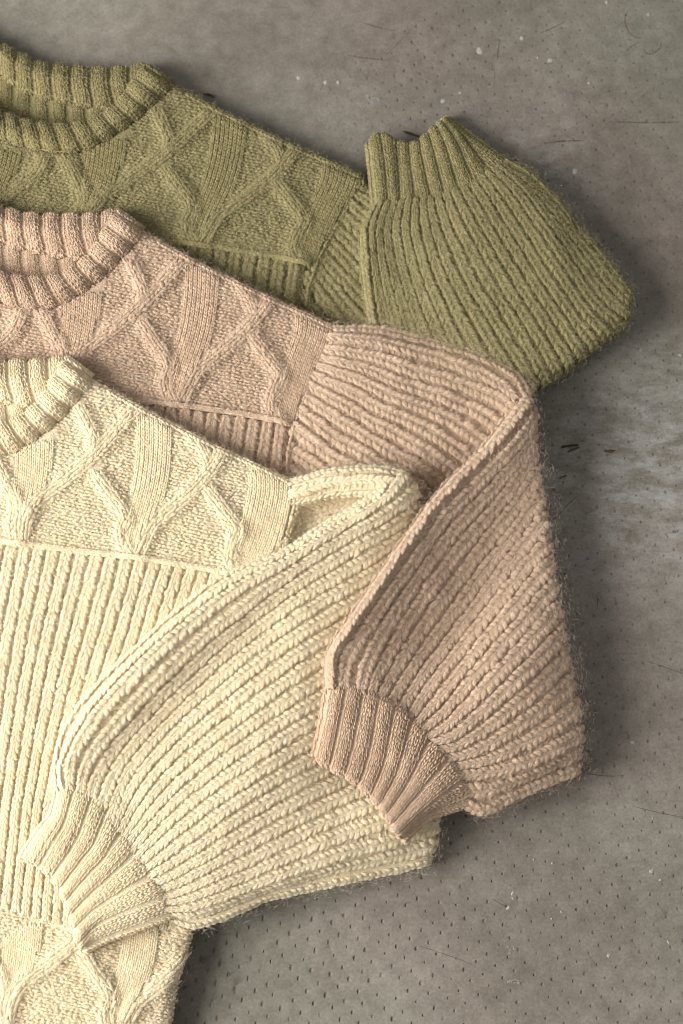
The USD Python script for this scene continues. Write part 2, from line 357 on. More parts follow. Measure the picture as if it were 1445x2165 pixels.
BARK = plain('dark_wood', (0.045, 0.034, 0.022)); RUST = plain('brown_wood', (0.10, 0.062, 0.034)); STRAW = plain('straw', (0.42, 0.37, 0.25))
splinter([(852, 277), (868, 282), (886, 288)], 5, 1.6, BARK, 'dark splinter beside the opening of the green cuff')
splinter([(1188, 945), (1206, 942), (1224, 941)], 5, 1.2, BARK, 'dark brown splinter beside the beige sleeve, upper one of a pair')
splinter([(1201, 955), (1213, 950), (1226, 945)], 4.5, 1.2, RUST, 'brown splinter beside the beige sleeve, lower one of a pair')
splinter([(1279, 953), (1290, 954), (1300, 952)], 6, 1.1, RUST, 'stubby brown splinter right of the pair beside the beige sleeve')
splinter([(1184, 1011), (1191, 1008), (1199, 1005)], 3, 1.0, RUST, 'tiny reddish splinter close to the edge of the beige sleeve')
splinter([(1186, 809), (1191, 805), (1198, 801)], 5, 1.1, STRAW, 'pale straw flake on the floor below the green sleeve')
splinter([(430, 199), (444, 200), (453, 206)], 3, 3.0, BARK, 'dark curved thread at the shoulder edge of the green sweater')

# ------------------------------------------------------------------ sweaters
class Sweater:
    def __init__(self, label, mats, base_px, affine, z0, thread, hair_col):
        self.path = path_for('/World', 'knitted_sweater')
        x = UsdGeom.Xform.Define(stage, self.path)
        self.o = W(*base_px, 0.0)
        x.AddTranslateOp().Set(Gf.Vec3d(*self.o))
        p = x.GetPrim(); p.SetCustomDataByKey('label', label); p.SetCustomDataByKey('category', 'sweater')
        self.wool, self.thread, self.hair = mats, thread, hair_col
        self.A, self.z0 = affine, z0
        self.roots = []

    def put(self, parent, name, v, f, mat=None, **k):
        parent = self.path if parent is None else str(parent.GetPath())
        return put(parent, name, v, f, mat or self.wool, origin=self.o, **k)

    def seed_fuzz(self, P, N, w, density=1.0):
        self.roots.append((np.asarray(P), np.asarray(N), np.broadcast_to(np.asarray(w, float), len(P)), density))

    # a ribbed sheet: base surface with humps, one child mesh for each rib
    def ribbed(self, name, patches, parent=None, fine=False):
        """patches: dicts with patch, ribs, row (mm), amp (mm), flip. fine: several narrow columns to a rib."""
        V, F, n0 = [], [], 0
        for q in patches:
            P, n, amp = q['patch'], q['ribs'], q['amp'] * MM
            ka = n * 9 + 1; L = np.linalg.norm(np.diff(P.g, axis=1), axis=-1).sum(1).mean(); kb = max(int(L / (2.4 * MM)), 8)
            a, b = np.meshgrid(np.linspace(0, 1, ka), np.linspace(0, 1, kb), indexing='ij')
            pts, _ = P.at(a, b, self.hump(a * n, amp, q.get('sharp', 1.0)))
            f = grid_faces(ka, kb)
            t = pts.reshape(-1, 3)
            if np.cross(t[f[:, 1]] - t[f[:, 0]], t[f[:, 2]] - t[f[:, 0]])[:, 2].sum() < 0: f = f[:, ::-1]
            V.append(t); F.append(f + n0); n0 += len(t)
        base = self.put(parent, name, np.concatenate(V), np.concatenate(F))
        for q in patches:
            P, n, amp = q['patch'], q['ribs'], q['amp'] * MM
            cols = q.get('cols', 1)
            for i in range(n):
                vs, fs, m0 = [], [], 0
                for c in range(cols):
                    frac = 0.5 if cols == 1 else .5 + ((c + 0.5) / cols - .5) * q.get('span', .62)
                    a0 = (i + frac) / n
                    if q.get('skip') and q['skip'](a0): continue
                    bb = np.linspace(0, 1, 300)
                    line, _ = P.at(np.full(300, a0), bb)
                    s = np.r_[0, np.cumsum(np.linalg.norm(np.diff(line, axis=0), axis=1))]
                    m = max(int(s[-1] / (q['row'] * MM)), 3)
                    at = (np.arange(m) + .5 + rng.uniform(-.04, .04, m) + (0.5 if (i + c) % 2 else 0.25) - .35) / m * s[-1]
                    b = np.interp(at, s, bb)
                    a = np.full(m, a0) + rng.normal(0, 0.02, m) / n
                    h = self.hump(a * n, amp, q.get('sharp', 1.0)) * (0.60 if cols == 1 else .9)
                    pos, N = P.at(a, b, h)
                    p1, _ = P.at(a, b + .006, h); p0, _ = P.at(a, b - .006, h)
                    T = (p1 - p0) * (-1 if q.get('flip') else 1)
                    da = .5 * (q.get('span', .62) if cols > 1 else 1) / (n * cols)
                    w = np.linalg.norm(P.at(np.minimum(a + da, 1), b)[0] - P.at(np.maximum(a - da, 0), b)[0], axis=1)
                    w = np.clip(w, 0.45 * q['w'] * MM, 1.5 * q['w'] * MM)
                    row = s[-1] / m
                    kw = dict(q.get('kw', {}))
                    if cols == 1 and (i < 2 or i >= n - 2): kw.update(spread=.22, fat=.19)
                    v, f = legs(pos, T, N, w, row, **kw)
                    vs.append(v); fs.append(f + m0); m0 += len(v)
                    if cols == 1 and i:
                        av = a - .5 / n + rng.normal(0, .03, m) / n; bv = np.clip(b + .5 * row / s[-1], 0, 1)
                        pv, Nv = P.at(av, bv, -0.45 * MM)
                        Cv = P.at(av + .1 / n, bv)[0] - P.at(av - .1 / n, bv)[0] + rng.normal(0, .25, (m, 3)) * (w * .2)[:, None]
                        v, f = legs(pv, Cv, Nv, row * .86, w * .52, rings=6, sides=6, fat=.28, high=.26, spread=.0, length=1.0, jit=.16, both=False)
                        vs.append(v); fs.append(f + m0); m0 += len(v)
                        self.seed_fuzz(pv, Nv, w * .6, .5)
                    self.seed_fuzz(pos, N, w, q.get('fuzz', 1.0))
                if vs:
                    self.put(base, 'rib', np.concatenate(vs), np.concatenate(fs))
        return base

    @staticmethod
    def hump(x, amp, sharp):
        t = np.abs((x % 1.0) - .5) * 2
        return amp * (0.5 + 0.5 * np.cos(np.pi * t)) ** sharp

    # -------- yoke: a nearly flat sheet over an outline, with cables, smooth columns and purl ground
    def px(self, x, y):
        M = self.A
        return M[0, 0] * x + M[0, 1] * y + M[0, 2], M[1, 0] * x + M[1, 1] * y + M[1, 2]

    def cabled(self, name, outline, shoulder, grooves, cables, columns, hfun, clip=None, roll=9.0):
        poly = Polygon(outline).buffer(0)
        if clip is not None: poly = poly.intersection(clip)
        cab = [np.array(spline(c, 60)) for c, _ in cables]
        cl = [LineString(c) for c in cab]
        colp = [Polygon(np.r_[spline(l, 20), spline(r, 20)[::-1]]).buffer(0) for l, r in columns]
        sh = LineString(spline(shoulder, 50)) if shoulder is not None else None
        gr = [LineString(g) for g in grooves]

        def H(x, y):
            pt = shapely.points(x, y)
            h = np.broadcast_to(hfun(x, y), np.shape(x)).astype(float).copy()
            h0 = h.copy()
            for l, (_, wd) in zip(cl, cables):
                d = shapely.distance(pt, l)
                h = np.maximum(h, h0 + 3.0 * np.cos(np.clip(d / (wd * .98), 0, 1) * np.pi / 2) ** 1.15 - 0.25 * np.exp(-((d - wd * .8) / (wd * .2)) ** 2))
            for p in colp:
                d = shapely.distance(pt, p.exterior) * np.where(shapely.contains(p, pt), 1, -1)
                h += 1.0 * np.clip((d + 6) / 20, 0, 1) - 0.45 * np.exp(-((d + 6) / 4) ** 2)
            if sh is not None:
                d = shapely.distance(pt, sh) * .4
                h -= roll - np.sqrt(np.maximum(roll ** 2 - np.clip(roll - d, 0, roll) ** 2, 0))
            for g in gr:
                d = shapely.distance(pt, g) * .4
                h -= 3.0 * np.exp(-(d / 2.2) ** 2)
            h += 2.2 * (meshkit.fbm(np.stack([x * .02, y * .02, 0 * x], -1), 3, 4) - .5)
            return h

        def S(x, y, lift=0.0):
            X, Y = self.px(x, y)
            return W(X, Y, (H(x, y) + lift) * MM)

        def frame(x, y, dx, dy):
            e = 2.0
            P = S(x, y); gx = S(x + e, y) - S(x - e, y); gy = S(x, y + e) - S(x, y - e)
            N = unit(np.cross(gy, gx)); N = np.where(N[:, 2:] < 0, -N, N)
            T = gx * np.asarray(dx)[..., None] + gy * np.asarray(dy)[..., None]
            return P, unit(T), N

        minx, miny, maxx, maxy = poly.bounds
        st = 3.6
        gx, gy = np.meshgrid(np.arange(minx, maxx, st), np.arange(miny, maxy, st), indexing='ij')
        g = np.c_[gx.ravel(), gy.ravel()]
        pp = shapely.points(g)
        inside = shapely.contains(poly, pp) & (shapely.distance(pp, poly.exterior) > st * .6)
        L = poly.exterior.length; nbd = int(L / st)
        bd = np.array([poly.exterior.interpolate(t).coords[0] for t in np.linspace(0, L, nbd, endpoint=False)])
        pts = np.r_[bd, g[inside]]
        tri = Delaunay(pts).simplices
        tri = tri[shapely.contains(poly.buffer(.01), shapely.points(pts[tri].mean(1)))]
        v = S(pts[:, 0], pts[:, 1])
        cen = np.array(poly.centroid.coords[0])
        low = v[:nbd] - np.array([0, 0, 9 * MM]); low[:, :2] += (S(*[np.full(1, q) for q in cen])[0, :2] - low[:, :2]) * .012
        i = np.arange(nbd); j = (i + 1) % nbd; k = len(v)
        skirt = np.concatenate([np.stack([i, j, k + j], 1), np.stack([i, k + j, k + i], 1)])
        a = v[tri]
        up = np.cross(a[:, 1] - a[:, 0], a[:, 2] - a[:, 0])[:, 2] < 0
        tri[up] = tri[up][:, ::-1]
        base = self.put(None, name, np.r_[v, low], np.r_[tri, skirt])

        # purl ground
        wx, rx = 9.4, 7.0
        dirw = np.array([-0.2, 1.0]); dirw /= np.linalg.norm(dirw); dirc = np.array([dirw[1], -dirw[0]])
        I, J = np.meshgrid(np.arange(-160, 160), np.arange(-160, 160), indexing='ij')
        c = cen + (I * wx + (J % 2) * wx * .5).ravel()[:, None] * dirc + (J * rx).ravel()[:, None] * dirw + rng.normal(0, .9, (I.size, 2))
        pt = shapely.points(c)
        ok = shapely.contains(poly, pt)
        c, pt = c[ok], pt[ok]
        for l, (_, wd) in zip(cl, cables): m = shapely.distance(pt, l) > wd * .5; c, pt = c[m], pt[m]
        for p in colp: m = ~shapely.contains(p, pt); c, pt = c[m], pt[m]
        n = len(c)
        P, T, N = frame(c[:, 0], c[:, 1], np.full(n, dirc[0]) + rng.normal(0, .12, n), np.full(n, dirc[1]) + rng.normal(0, .22, n))
        v, f = legs(P + N * .25 * MM, T, N, wx * PXM * 1.0, wx * PXM, rings=5, sides=5, fat=.33, high=.22, spread=.10, length=1.3, jit=.15, both=False)
        self.put(base, 'purl_stitches', v, f, kind='stuff')
        self.seed_fuzz(P, N, wx * PXM, 1.5)
        # smooth columns: narrow wales of little V stitches
        for (l, r), p in zip(columns, colp):
            ls, rs = spline(l, 60), spline(r, 60)
            mid = (ls + rs) / 2; wid = np.linalg.norm(rs - ls, axis=1)
            t = unit(np.gradient(mid, axis=0)); nrm = np.stack([t[:, 1], -t[:, 0]], -1)
            nw = int(round(wid.max() / 9.2))
            vs, fs, m0 = [], [], 0
            for k in range(nw):
                off = (k - (nw - 1) / 2) * 9.2
                lineq = mid + nrm * off * (0.75 + .25 * wid / wid.max())[:, None]
                s = np.r_[0, np.cumsum(np.linalg.norm(np.diff(lineq, axis=0), axis=1))]
                at = np.arange(0, s[-1], 7.2) + (k % 2) * 3
                q = np.stack([np.interp(at, s, lineq[:, d]) for d in (0, 1)], -1); tt = np.stack([np.interp(at, s, t[:, d]) for d in (0, 1)], -1)
                pq = shapely.points(q)
                m = shapely.contains(p, pq) & shapely.contains(poly, pq)
                for l2, (_, wd) in zip(cl, cables): m &= shapely.distance(pq, l2) > wd * .42
                q, tt = q[m], tt[m]
                if len(q) < 2: continue
                P, T, N = frame(q[:, 0], q[:, 1], -tt[:, 0], -tt[:, 1])
                v, f = legs(P + N * .5 * MM, T, N, 9.2 * PXM, 7.2 * PXM, rings=5, sides=5, fat=.25, high=.19, spread=.28, length=1.5)
                vs.append(v); fs.append(f + m0); m0 += len(v)
                self.seed_fuzz(P, N, 9 * PXM, .8)
            if vs: self.put(base, 'smooth_column', np.concatenate(vs), np.concatenate(fs))
        # cables
        for c, (_, wd) in zip(cab, cables):
            t = unit(np.gradient(c, axis=0)); nrm = np.stack([t[:, 1], -t[:, 0]], -1)
            s = np.r_[0, np.cumsum(np.linalg.norm(np.diff(c, axis=0), axis=1))]
            vs, fs, m0 = [], [], 0
            for k, off in enumerate((-.24, .24)):
                at = np.arange(2, s[-1] - 1, 9.5) + k * 4.7
                at = at[at < s[-1]]
                q = np.stack([np.interp(at, s, (c + nrm * off * wd)[:, d]) for d in (0, 1)], -1); tt = np.stack([np.interp(at, s, t[:, d]) for d in (0, 1)], -1)
                m = shapely.contains(poly, shapely.points(q)); q, tt = q[m], tt[m]
                if len(q) < 2: continue
                P, T, N = frame(q[:, 0], q[:, 1], -tt[:, 0], -tt[:, 1])
                v, f = legs(P + N * .1 * MM, T, N, wd * .52 * PXM, 9.5 * PXM, rings=6, sides=6, fat=.22, high=.115, spread=.31, length=1.7, jit=.16)
                vs.append(v); fs.append(f + m0); m0 += len(v)
                self.seed_fuzz(P, N, 12 * PXM, 2.2)
            if vs: self.put(base, 'cable', np.concatenate(vs), np.concatenate(fs))
        self.S, self.frame, self.yoke = S, frame, base
        return base

    def chain(self, name, line, w, row, lift=0.5, mat=None, parent=None, bar=True, **kw):
        """A row of stitches along a line on the yoke (yoke coordinates)."""
        c = spline(line, 120)
        t = unit(np.gradient(c, axis=0)); s = np.r_[0, np.cumsum(np.linalg.norm(np.diff(c, axis=0), axis=1))]
        at = np.arange(1, s[-1], row)
        q = np.stack([np.interp(at, s, c[:, d]) for d in (0, 1)], -1); tt = np.stack([np.interp(at, s, t[:, d]) for d in (0, 1)], -1)
        P, T, N = self.frame(q[:, 0], q[:, 1], tt[:, 0], tt[:, 1])
        v, f = legs(P + N * lift * MM, T, N, w * PXM, row * PXM, **kw)
        if bar:
            # ridge under the stitches
            th = np.linspace(0, 2 * np.pi, 8, endpoint=False); C = np.cross(N, T)
            ring = P[:, None] + N[:, None] * (lift * MM * .3) + (C[:, None] * np.cos(th)[None, :, None] + N[:, None] * np.sin(th)[None, :, None]) * (w * .42 * PXM)
            n = len(P); i = (np.arange(n - 1)[:, None] * 8 + np.arange(8)[None]).ravel(); j = (np.arange(n - 1)[:, None] * 8 + (np.arange(8)[None] + 1) % 8).ravel()
            fr = np.concatenate([np.stack([i, i + 8, j + 8], 1), np.stack([i, j + 8, j], 1)])
            f = np.r_[f, fr + len(v)]; rg = ring.reshape(-1, 3); v = np.r_[v, np.c_[rg, rg * 900.0]]
        self.seed_fuzz(P, N, w * PXM, 1.0)
        return self.put(parent, name, v, f, mat)

    def fuzz(self, count):
        count = int(count * 5.2)
        P = np.concatenate([r[0] for r in self.roots]); N = np.concatenate([r[1] for r in self.roots]); w = np.concatenate([r[2] for r in self.roots])
        d = np.concatenate([np.full(len(r[0]), r[3]) for r in self.roots]) * w ** 1.6
        px = 722.5 + FPX * (P - CAM)[:, 0] / ((P - CAM) @ FWD)
        d = d * (px > -40) * np.clip(N[:, 2] * 1.25 - .1, .07, 1)
        k = rng.choice(len(P), count, p=d / d.sum())
        n = len(k); N, w = N[k], w[k]
        root = P[k] + N * (w * rng.uniform(.10, .26, n))[:, None] + rng.normal(0, .30, (n, 3)) * w[:, None]
        tang = rng.normal(0, 1, (n, 3)); tang = unit(tang - N * (tang * N).sum(-1, keepdims=True))
        d0 = unit(N * rng.uniform(.05, .7, n)[:, None] + tang)
        side = np.cross(N, d0)
        ln = rng.gamma(2.6, .0008, n) + .0010
        curl = rng.normal(0, 1.3, n); drop = rng.uniform(-.1, .5, n)
        s = np.linspace(0, 1, 4)
        pts = root[:, None] + (d0[:, None] * (s[None] * ln[:, None])[..., None] + side[:, None] * (s[None] ** 2 * (curl * ln)[:, None] * .5)[..., None]
                              - N[:, None] * (s[None] ** 2 * (drop * ln)[:, None] * .55)[..., None])
        pts = pts + rng.normal(0, .00012, pts.shape)
        c = UsdGeom.BasisCurves.Define(stage, path_for(self.path, 'wool_fuzz'))
        c.CreateTypeAttr('linear')
        c.CreateCurveVertexCountsAttr(Vt.IntArray.FromNumpy(np.full(n, 4, np.int32)))
        c.CreatePointsAttr(Vt.Vec3fArray.FromNumpy((pts.reshape(-1, 3) - self.o).astype(np.float32)))
        wd = np.repeat(rng.uniform(.00006, .00014, n)[:, None], 4, 1) * np.array([1, 1, .8, .4])
        c.CreateWidthsAttr(Vt.FloatArray.FromNumpy(wd.ravel().astype(np.float32))); c.SetWidthsInterpolation('vertex')
        UsdShade.MaterialBindingAPI.Apply(c.GetPrim()).Bind(self.hair)
        c.GetPrim().SetCustomDataByKey('kind', 'stuff')

# ---- the shared design of the yoke and neck, drawn once in the coordinates of the beige sweater
def z3(*p): return [(x * .4983, 420 + y * .4983) for x, y in p]
SHOULDER = [(292, 478), (340, 507), (399, 540), (478, 580), (568, 624), (648, 659), (710, 690)]
ARMHOLE = [(710, 690), (703, 735), (671, 786), (638, 862), (614, 940), (609, 990)]
HEMLINE = [(-170, 800), (-60, 812), (100, 830), (299, 851), (380, 858), (449, 868), (523, 879), (615, 897)]
NECKSEAM = [(-170, 560), (-100, 592), (-40, 622), (30, 646), (110, 648), (165, 622), (234, 569), (272, 524), (292, 484)]
YOKE = list(map(tuple, spline(SHOULDER, 40))) + list(map(tuple, spline(ARMHOLE, 30)[1:22])) + list(map(tuple, spline(HEMLINE, 40)[::-1])) + list(map(tuple, spline(NECKSEAM, 40)))
CABLES = [
    (z3((800, 245), (730, 310), (665, 385), (575, 475), (470, 560), (380, 625), (320, 690), (290, 790), (285, 870)), 30),
    (z3((548, 255), (580, 320), (605, 380), (600, 440)), 28),
    (z3((600, 520), (655, 600), (705, 670), (718, 715), (702, 765), (708, 815), (735, 868)), 29),
    (z3((1145, 405), (1105, 480), (1010, 590), (905, 680), (840, 730), (800, 800), (770, 862)), 30),
    (z3((1020, 365), (1060, 420), (1080, 470)), 26),
    (z3((1065, 575), (1115, 640), (1165, 705), (1188, 750), (1165, 810), (1150, 870), (1160, 910), (1180, 940)), 29),
    (z3((175, 470), (215, 550), (248, 620), (262, 680), (250, 750), (262, 860)), 28),
    (z3((90, 480), (40, 580), (-60, 660), (-130, 730), (-170, 850)), 30),
    (z3((-300, 420), (-240, 560), (-200, 640), (-230, 760), (-220, 850)), 28),
]
COLUMNS = [
    (z3((790, 235), (780, 430), (752, 620), (730, 760), (722, 875)), z3((925, 290), (925, 430), (890, 610), (820, 745), (765, 875))),
    (z3((255, 470), (262, 560), (262, 660), (250, 860)), z3((450, 335), (430, 450), (395, 580), (330, 720), (285, 860))),
    (z3((1245, 455), (1245, 560), (1215, 700), (1190, 850), (1175, 960)), z3((1425, 545), (1405, 620), (1335, 740), (1270, 870), (1228, 975))),
    (z3((-190, 440), (-190, 560), (-190, 660), (-205, 850)), z3((0, 470), (-30, 560), (-80, 650), (-180, 850))),
]

def fit_affine(pairs):
    s = np.array([p[0] for p in pairs], float); d = np.array([p[1] for p in pairs], float)
    return np.linalg.lstsq(np.c_[s, np.ones(len(s))], d, rcond=None)[0].T

A_BEIGE = np.array([[1, 0, 0], [0, 1, 0]], float)
A_CREAM = fit_affine([((299, 472), (187, 790)), ((710, 691), (620, 1014)), ((428, 552), (315, 886)), ((366, 843), (281, 1162)), ((523, 878), (436, 1203)), ((299, 849), (205, 1163)), ((110, 648), (5, 975)), ((199, 450), (95, 744)), ((244, 441), (138, 744))])
A_GREEN = fit_affine([((299, 472), (364, 167)), ((710, 691), (772, 383)), ((428, 552), (480, 229)), ((366, 843), (428, 500)), ((607, 893), (642, 548)), ((110, 648), (149, 339)), ((114, 452), (174, 142)), ((244, 441), (308, 128)), ((0, 435), (62, 112))])

FINE = dict(rings=6, sides=5, fat=.21, high=.30, spread=.37, length=1.3)

def neck(sw):
    z = sw.z0
    def G(pts, zz):
        zz = np.broadcast_to(zz, len(pts))
        return [(*sw.px(x, y), h) for (x, y), h in zip(pts, zz)]
    def across(lines, **k):   # guides given along the band, wanted across it: every rib runs across
        return lines
    # inside of the back, seen through the neck opening
    pt = Patch([G([(-170, 440), (-100, 455), (0, 505), (65, 522), (149, 537), (200, 534), (240, 515)], z + 9),
                G([(-170, 500), (-100, 515), (0, 548), (65, 560), (140, 560), (190, 550), (238, 525)], z + 8),
                G([(-170, 560), (-100, 580), (0, 610), (65, 620), (140, 600), (200, 566), (242, 535)], z + 6)][::1], wave=1.2, seed=3)
    pt = transpose(pt)
    sw.ribbed('inner_back', [dict(patch=pt, ribs=11, row=2.9, amp=1.6, w=3.6, cols=4, kw=FINE, fuzz=.8)])
    # back neckband
    pt = Patch([G([(-170, 345), (-100, 380), (-60, 402), (0, 434), (50, 448), (120, 452), (199, 450), (250, 440)], z + 15),
                G([(-170, 385), (-100, 412), (-60, 432), (0, 465), (55, 483), (130, 493), (200, 488), (250, 465)], z + 18),
                G([(-170, 425), (-100, 450), (-60, 468), (0, 508), (65, 525), (149, 540), (205, 530), (255, 490)], z + 13)], roll=(5, 3, 0, 0))
    sw.ribbed('back_neckband', [dict(patch=transpose(pt), ribs=11, row=3.3, amp=2.7, sharp=.6, w=3.8, cols=4, span=.78, kw=FINE, fuzz=1.0)])
    # front neckband
    inner = [(-170, 480), (-100, 528), (-40, 562), (30, 582), (90, 583), (145, 567), (180, 541), (206, 508), (228, 470), (247, 440)]
    outer = [(-170, 560), (-100, 592), (-40, 622), (30, 646), (110, 648), (165, 622), (234, 569), (272, 528), (294, 500), (301, 480)]
    mid = [((a[0] + b[0]) / 2, (a[1] + b[1]) / 2) for a, b in zip(inner, outer)]
    zz = np.array([22, 22, 22, 22, 22, 22, 22, 23, 23, 20.0])
    pt = Patch([G(inner, z + zz - 1), G(mid, z + zz + 2), G(outer, z + zz - 6)], roll=(5, 0, 0, 6))
    sw.ribbed('neckband', [dict(patch=transpose(pt), ribs=15, row=3.3, amp=2.6, sharp=.6, w=3.8, cols=4, span=.78, kw=FINE, fuzz=1.0)])

def transpose(p):
    q = object.__new__(Patch)
    q.g, q.n, q.na, q.nb = np.swapaxes(p.g, 0, 1).copy(), np.swapaxes(p.n, 0, 1).copy(), p.nb, p.na
    return q

def yoke(sw, slope=lambda x, y: 0 * x, arm=None):
    z = sw.z0
    outline, cols, armhole = YOKE, COLUMNS, ARMHOLE
    if arm is not None:
        M = np.linalg.inv(np.r_[sw.A, [[0, 0, 1]]])
        armhole = [tuple((M @ [x, y, 1])[:2]) for x, y in arm]
        outline = list(map(tuple, spline(SHOULDER[:-1], 40))) + list(map(tuple, spline(armhole, 30))) + list(map(tuple, spline(HEMLINE[:-1], 40)[::-1])) + list(map(tuple, spline(NECKSEAM, 40)))
        cols = COLUMNS[:2] + [(COLUMNS[2][0], armhole)] + COLUMNS[3:]
    sw.cabled('yoke', outline, SHOULDER, [armhole, NECKSEAM], CABLES, cols, lambda x, y: z + 17 + slope(x, y))
    sw.chain('waist_seam', [(x, y - 2) for x, y in HEMLINE], 13, 5.2, lift=.9, jit=.14, fat=.22, high=.18, length=2.4, spread=.32)
    sw.chain('armhole_seam', [(x - 2, y) for x, y in armhole], 15, 8, lift=1.6, bar=False, jit=.16, fat=.24, high=.22, length=1.6)
    sw.chain('shoulder_seam', [(x - 3, y + 7) for x, y in SHOULDER[1:]], 15, 9, lift=.4, bar=False, fat=.24, high=.22, length=1.7)
    sw.chain('neck_thread', [(x, y + 1) for x, y in NECKSEAM], 6, 10, lift=2.2, mat=sw.thread, bar=False, fat=.20, high=.2, spread=.18, length=1.25, both=False)

RIB = dict(fat=.165, high=.105, spread=.28, length=1.5, jit=.085, rings=8)
def knit(patch, ribs, w=12.0, row=5.2, amp=2.3, flip=False, **k):
    return dict(patch=patch, ribs=ribs, row=row, amp=amp, w=w, flip=flip, kw={**RIB, **k.pop('kw', {})}, **k)
def cuffknit(patch, ribs, cols=4, amp=1.7, **k):
    return dict(patch=patch, ribs=ribs, row=3.3, amp=amp, w=3.8, cols=cols, kw=FINE, fuzz=.45, sharp=.6, span=.8, **k)

def zl(line, z):
    z = np.interp(np.linspace(0, 1, len(line)), np.linspace(0, 1, len(np.atleast_1d(z))), np.atleast_1d(z))
    return [(x, y, h) for (x, y), h in zip(line, z)]

# ============================== olive green, at the back
GREEN = wool('olive_wool', (0.215, 0.190, 0.097), (0.360, 0.322, 0.172), (0.55, 0.495, 0.29))
g = Sweater('olive green knitted sweater with its cuff pointing up, hindmost of the three overlapping sweaters', GREEN, (420, 400), A_GREEN, 0.0,
            plain('ochre_thread', (0.42, 0.30, 0.11)), fluff('olive_fluff', (0.56, 0.51, 0.31)))
neck(g); yoke(g)
pt = Patch([zl([(240, 495), (220, 600), (200, 700)], 15), zl([(430, 512), (415, 600), (400, 700)], 15), zl([(540, 532), (530, 600), (515, 700)], 15), zl([(648, 556), (640, 610), (628, 700)], 14)], roll=(0, 5, 0, 0))
g.ribbed('body', [knit(pt, 14, w=11.5, row=5.0)])
up = Patch([zl([(774, 386), (830, 392), (900, 420)], (13, 13, 13)), zl([(757, 412), (800, 440), (870, 500)], 16), zl([(722, 462), (780, 520), (850, 590)], 15), zl([(684, 528), (740, 590), (820, 680)], 14), zl([(650, 590), (700, 660), (780, 760)], 13), zl([(632, 630), (680, 720), (740, 800)], 11)], roll=(5, 0, 0, 0), wave=2.0, seed=5, tuck=9)
fold = Patch([zl([(789, 438), (764, 490), (768, 570), (780, 660), (800, 760)], (24, 27, 28, 27, 26)),
              zl([(812, 428), (792, 500), (805, 600), (830, 700), (870, 800)], (25, 28, 27, 25, 25)),
              zl([(842, 424), (826, 500), (846, 600), (888, 720), (945, 835)], (25, 26, 27, 28, 30)),
              zl([(893, 418), (905, 510), (950, 630), (1012, 745), (1075, 845)], (25, 31, 34, 34, 30)),
              zl([(954, 403), (988, 475), (1052, 590), (1122, 705), (1172, 790)], (25, 33, 37, 36, 31)),
              zl([(1021, 371), (1070, 440), (1140, 550), (1215, 660), (1264, 722)], (24, 31, 36, 36, 31)),
              zl([(1050, 352), (1118, 415), (1195, 520), (1265, 618), (1327, 672)], (22, 28, 32, 32, 29)),
              zl([(1072, 335), (1152, 387), (1237, 487), (1298, 562), (1341, 622)], (20, 23, 26, 27, 26))],
             roll=(7, 8, 0, 11), wave=2.4, seed=7)
g.ribbed('sleeve', [knit(up, 11, w=10, row=5.0, amp=2.0), knit(fold, 22, w=10.5, row=4.5, amp=2.5)])
cuff = Patch([zl([(790, 438), (784, 370), (776, 299)], (25, 22, 17)), zl([(815, 428), (808, 360), (797, 280)], (25, 23, 19)), zl([(855, 424), (850, 360), (845, 298)], (25, 21, 18)), zl([(905, 418), (890, 350), (882, 297)], (26, 22, 18)), zl([(968, 398), (945, 320), (921, 263)], (26, 23, 18)), zl([(1020, 372), (985, 310), (938, 250)], (24, 20, 16)), zl([(1073, 335), (1005, 285), (947, 241)], (18, 15, 12))], roll=(5, 5, 0, 3), tuck=10)
g.ribbed('cuff', [cuffknit(cuff, 11, cols=4)])
g.fuzz(17000)

# ============================== beige, in the middle
BEIGE = wool('beige_wool', (0.49, 0.365, 0.265), (0.70, 0.552, 0.424), (0.86, 0.735, 0.61))
s = Sweater('pinkish beige knitted sweater lying between the olive green and the cream one', BEIGE, (420, 760), A_BEIGE, 14.0,
            plain('grey_thread', (0.24, 0.20, 0.17)), fluff('beige_fluff', (0.78, 0.64, 0.53)))
neck(s); yoke(s)
pt = Patch([zl([(150, 838), (130, 950), (110, 1060)], 29), zl([(380, 864), (365, 950), (350, 1060)], 29), zl([(500, 882), (488, 960), (470, 1060)], 29), zl([(612, 900), (606, 960), (590, 1060)], 28)], roll=(0, 5, 0, 0))
s.ribbed('body', [knit(pt, 17, w=11.5, row=5.0)])
up = Patch([zl([(708, 689), (778, 687), (844, 696), (919, 715), (994, 738), (1051, 762), (1098, 790), (1128, 850)], (30, 31, 32, 33, 34, 36, 38, 40)),
            zl([(704, 715), (780, 722), (850, 738), (925, 758), (1000, 785), (1050, 808), (1090, 845)], (33, 35, 36, 36, 37, 38, 40)),
            zl([(696, 744), (782, 758), (862, 786), (933, 805), (1004, 829), (1051, 852), (1088, 880)], (33, 36, 37, 37, 36, 36, 36)),
            zl([(672, 788), (745, 819), (815, 857), (886, 885), (947, 918), (994, 951), (1032, 979)], (32, 35, 36, 36, 34, 31, 25)),
            zl([(651, 840), (721, 885), (792, 928), (862, 970), (909, 1003), (938, 1026), (966, 1055)], (31, 34, 35, 34, 31, 27, 21)),
            zl([(630, 900), (698, 951), (768, 989), (825, 1026), (872, 1059), (909, 1083)], (30, 33, 34, 32, 27, 21)),
            zl([(612, 985), (674, 1022), (745, 1059), (815, 1092), (850, 1120)], (27, 28, 28, 26, 22)), zl([(585, 1060), (660, 1090), (745, 1120), (815, 1150), (850, 1170)], (25, 25, 25, 23, 20))], roll=(9, 0, 0, 0), wave=2.4, seed=9, tuck=9)
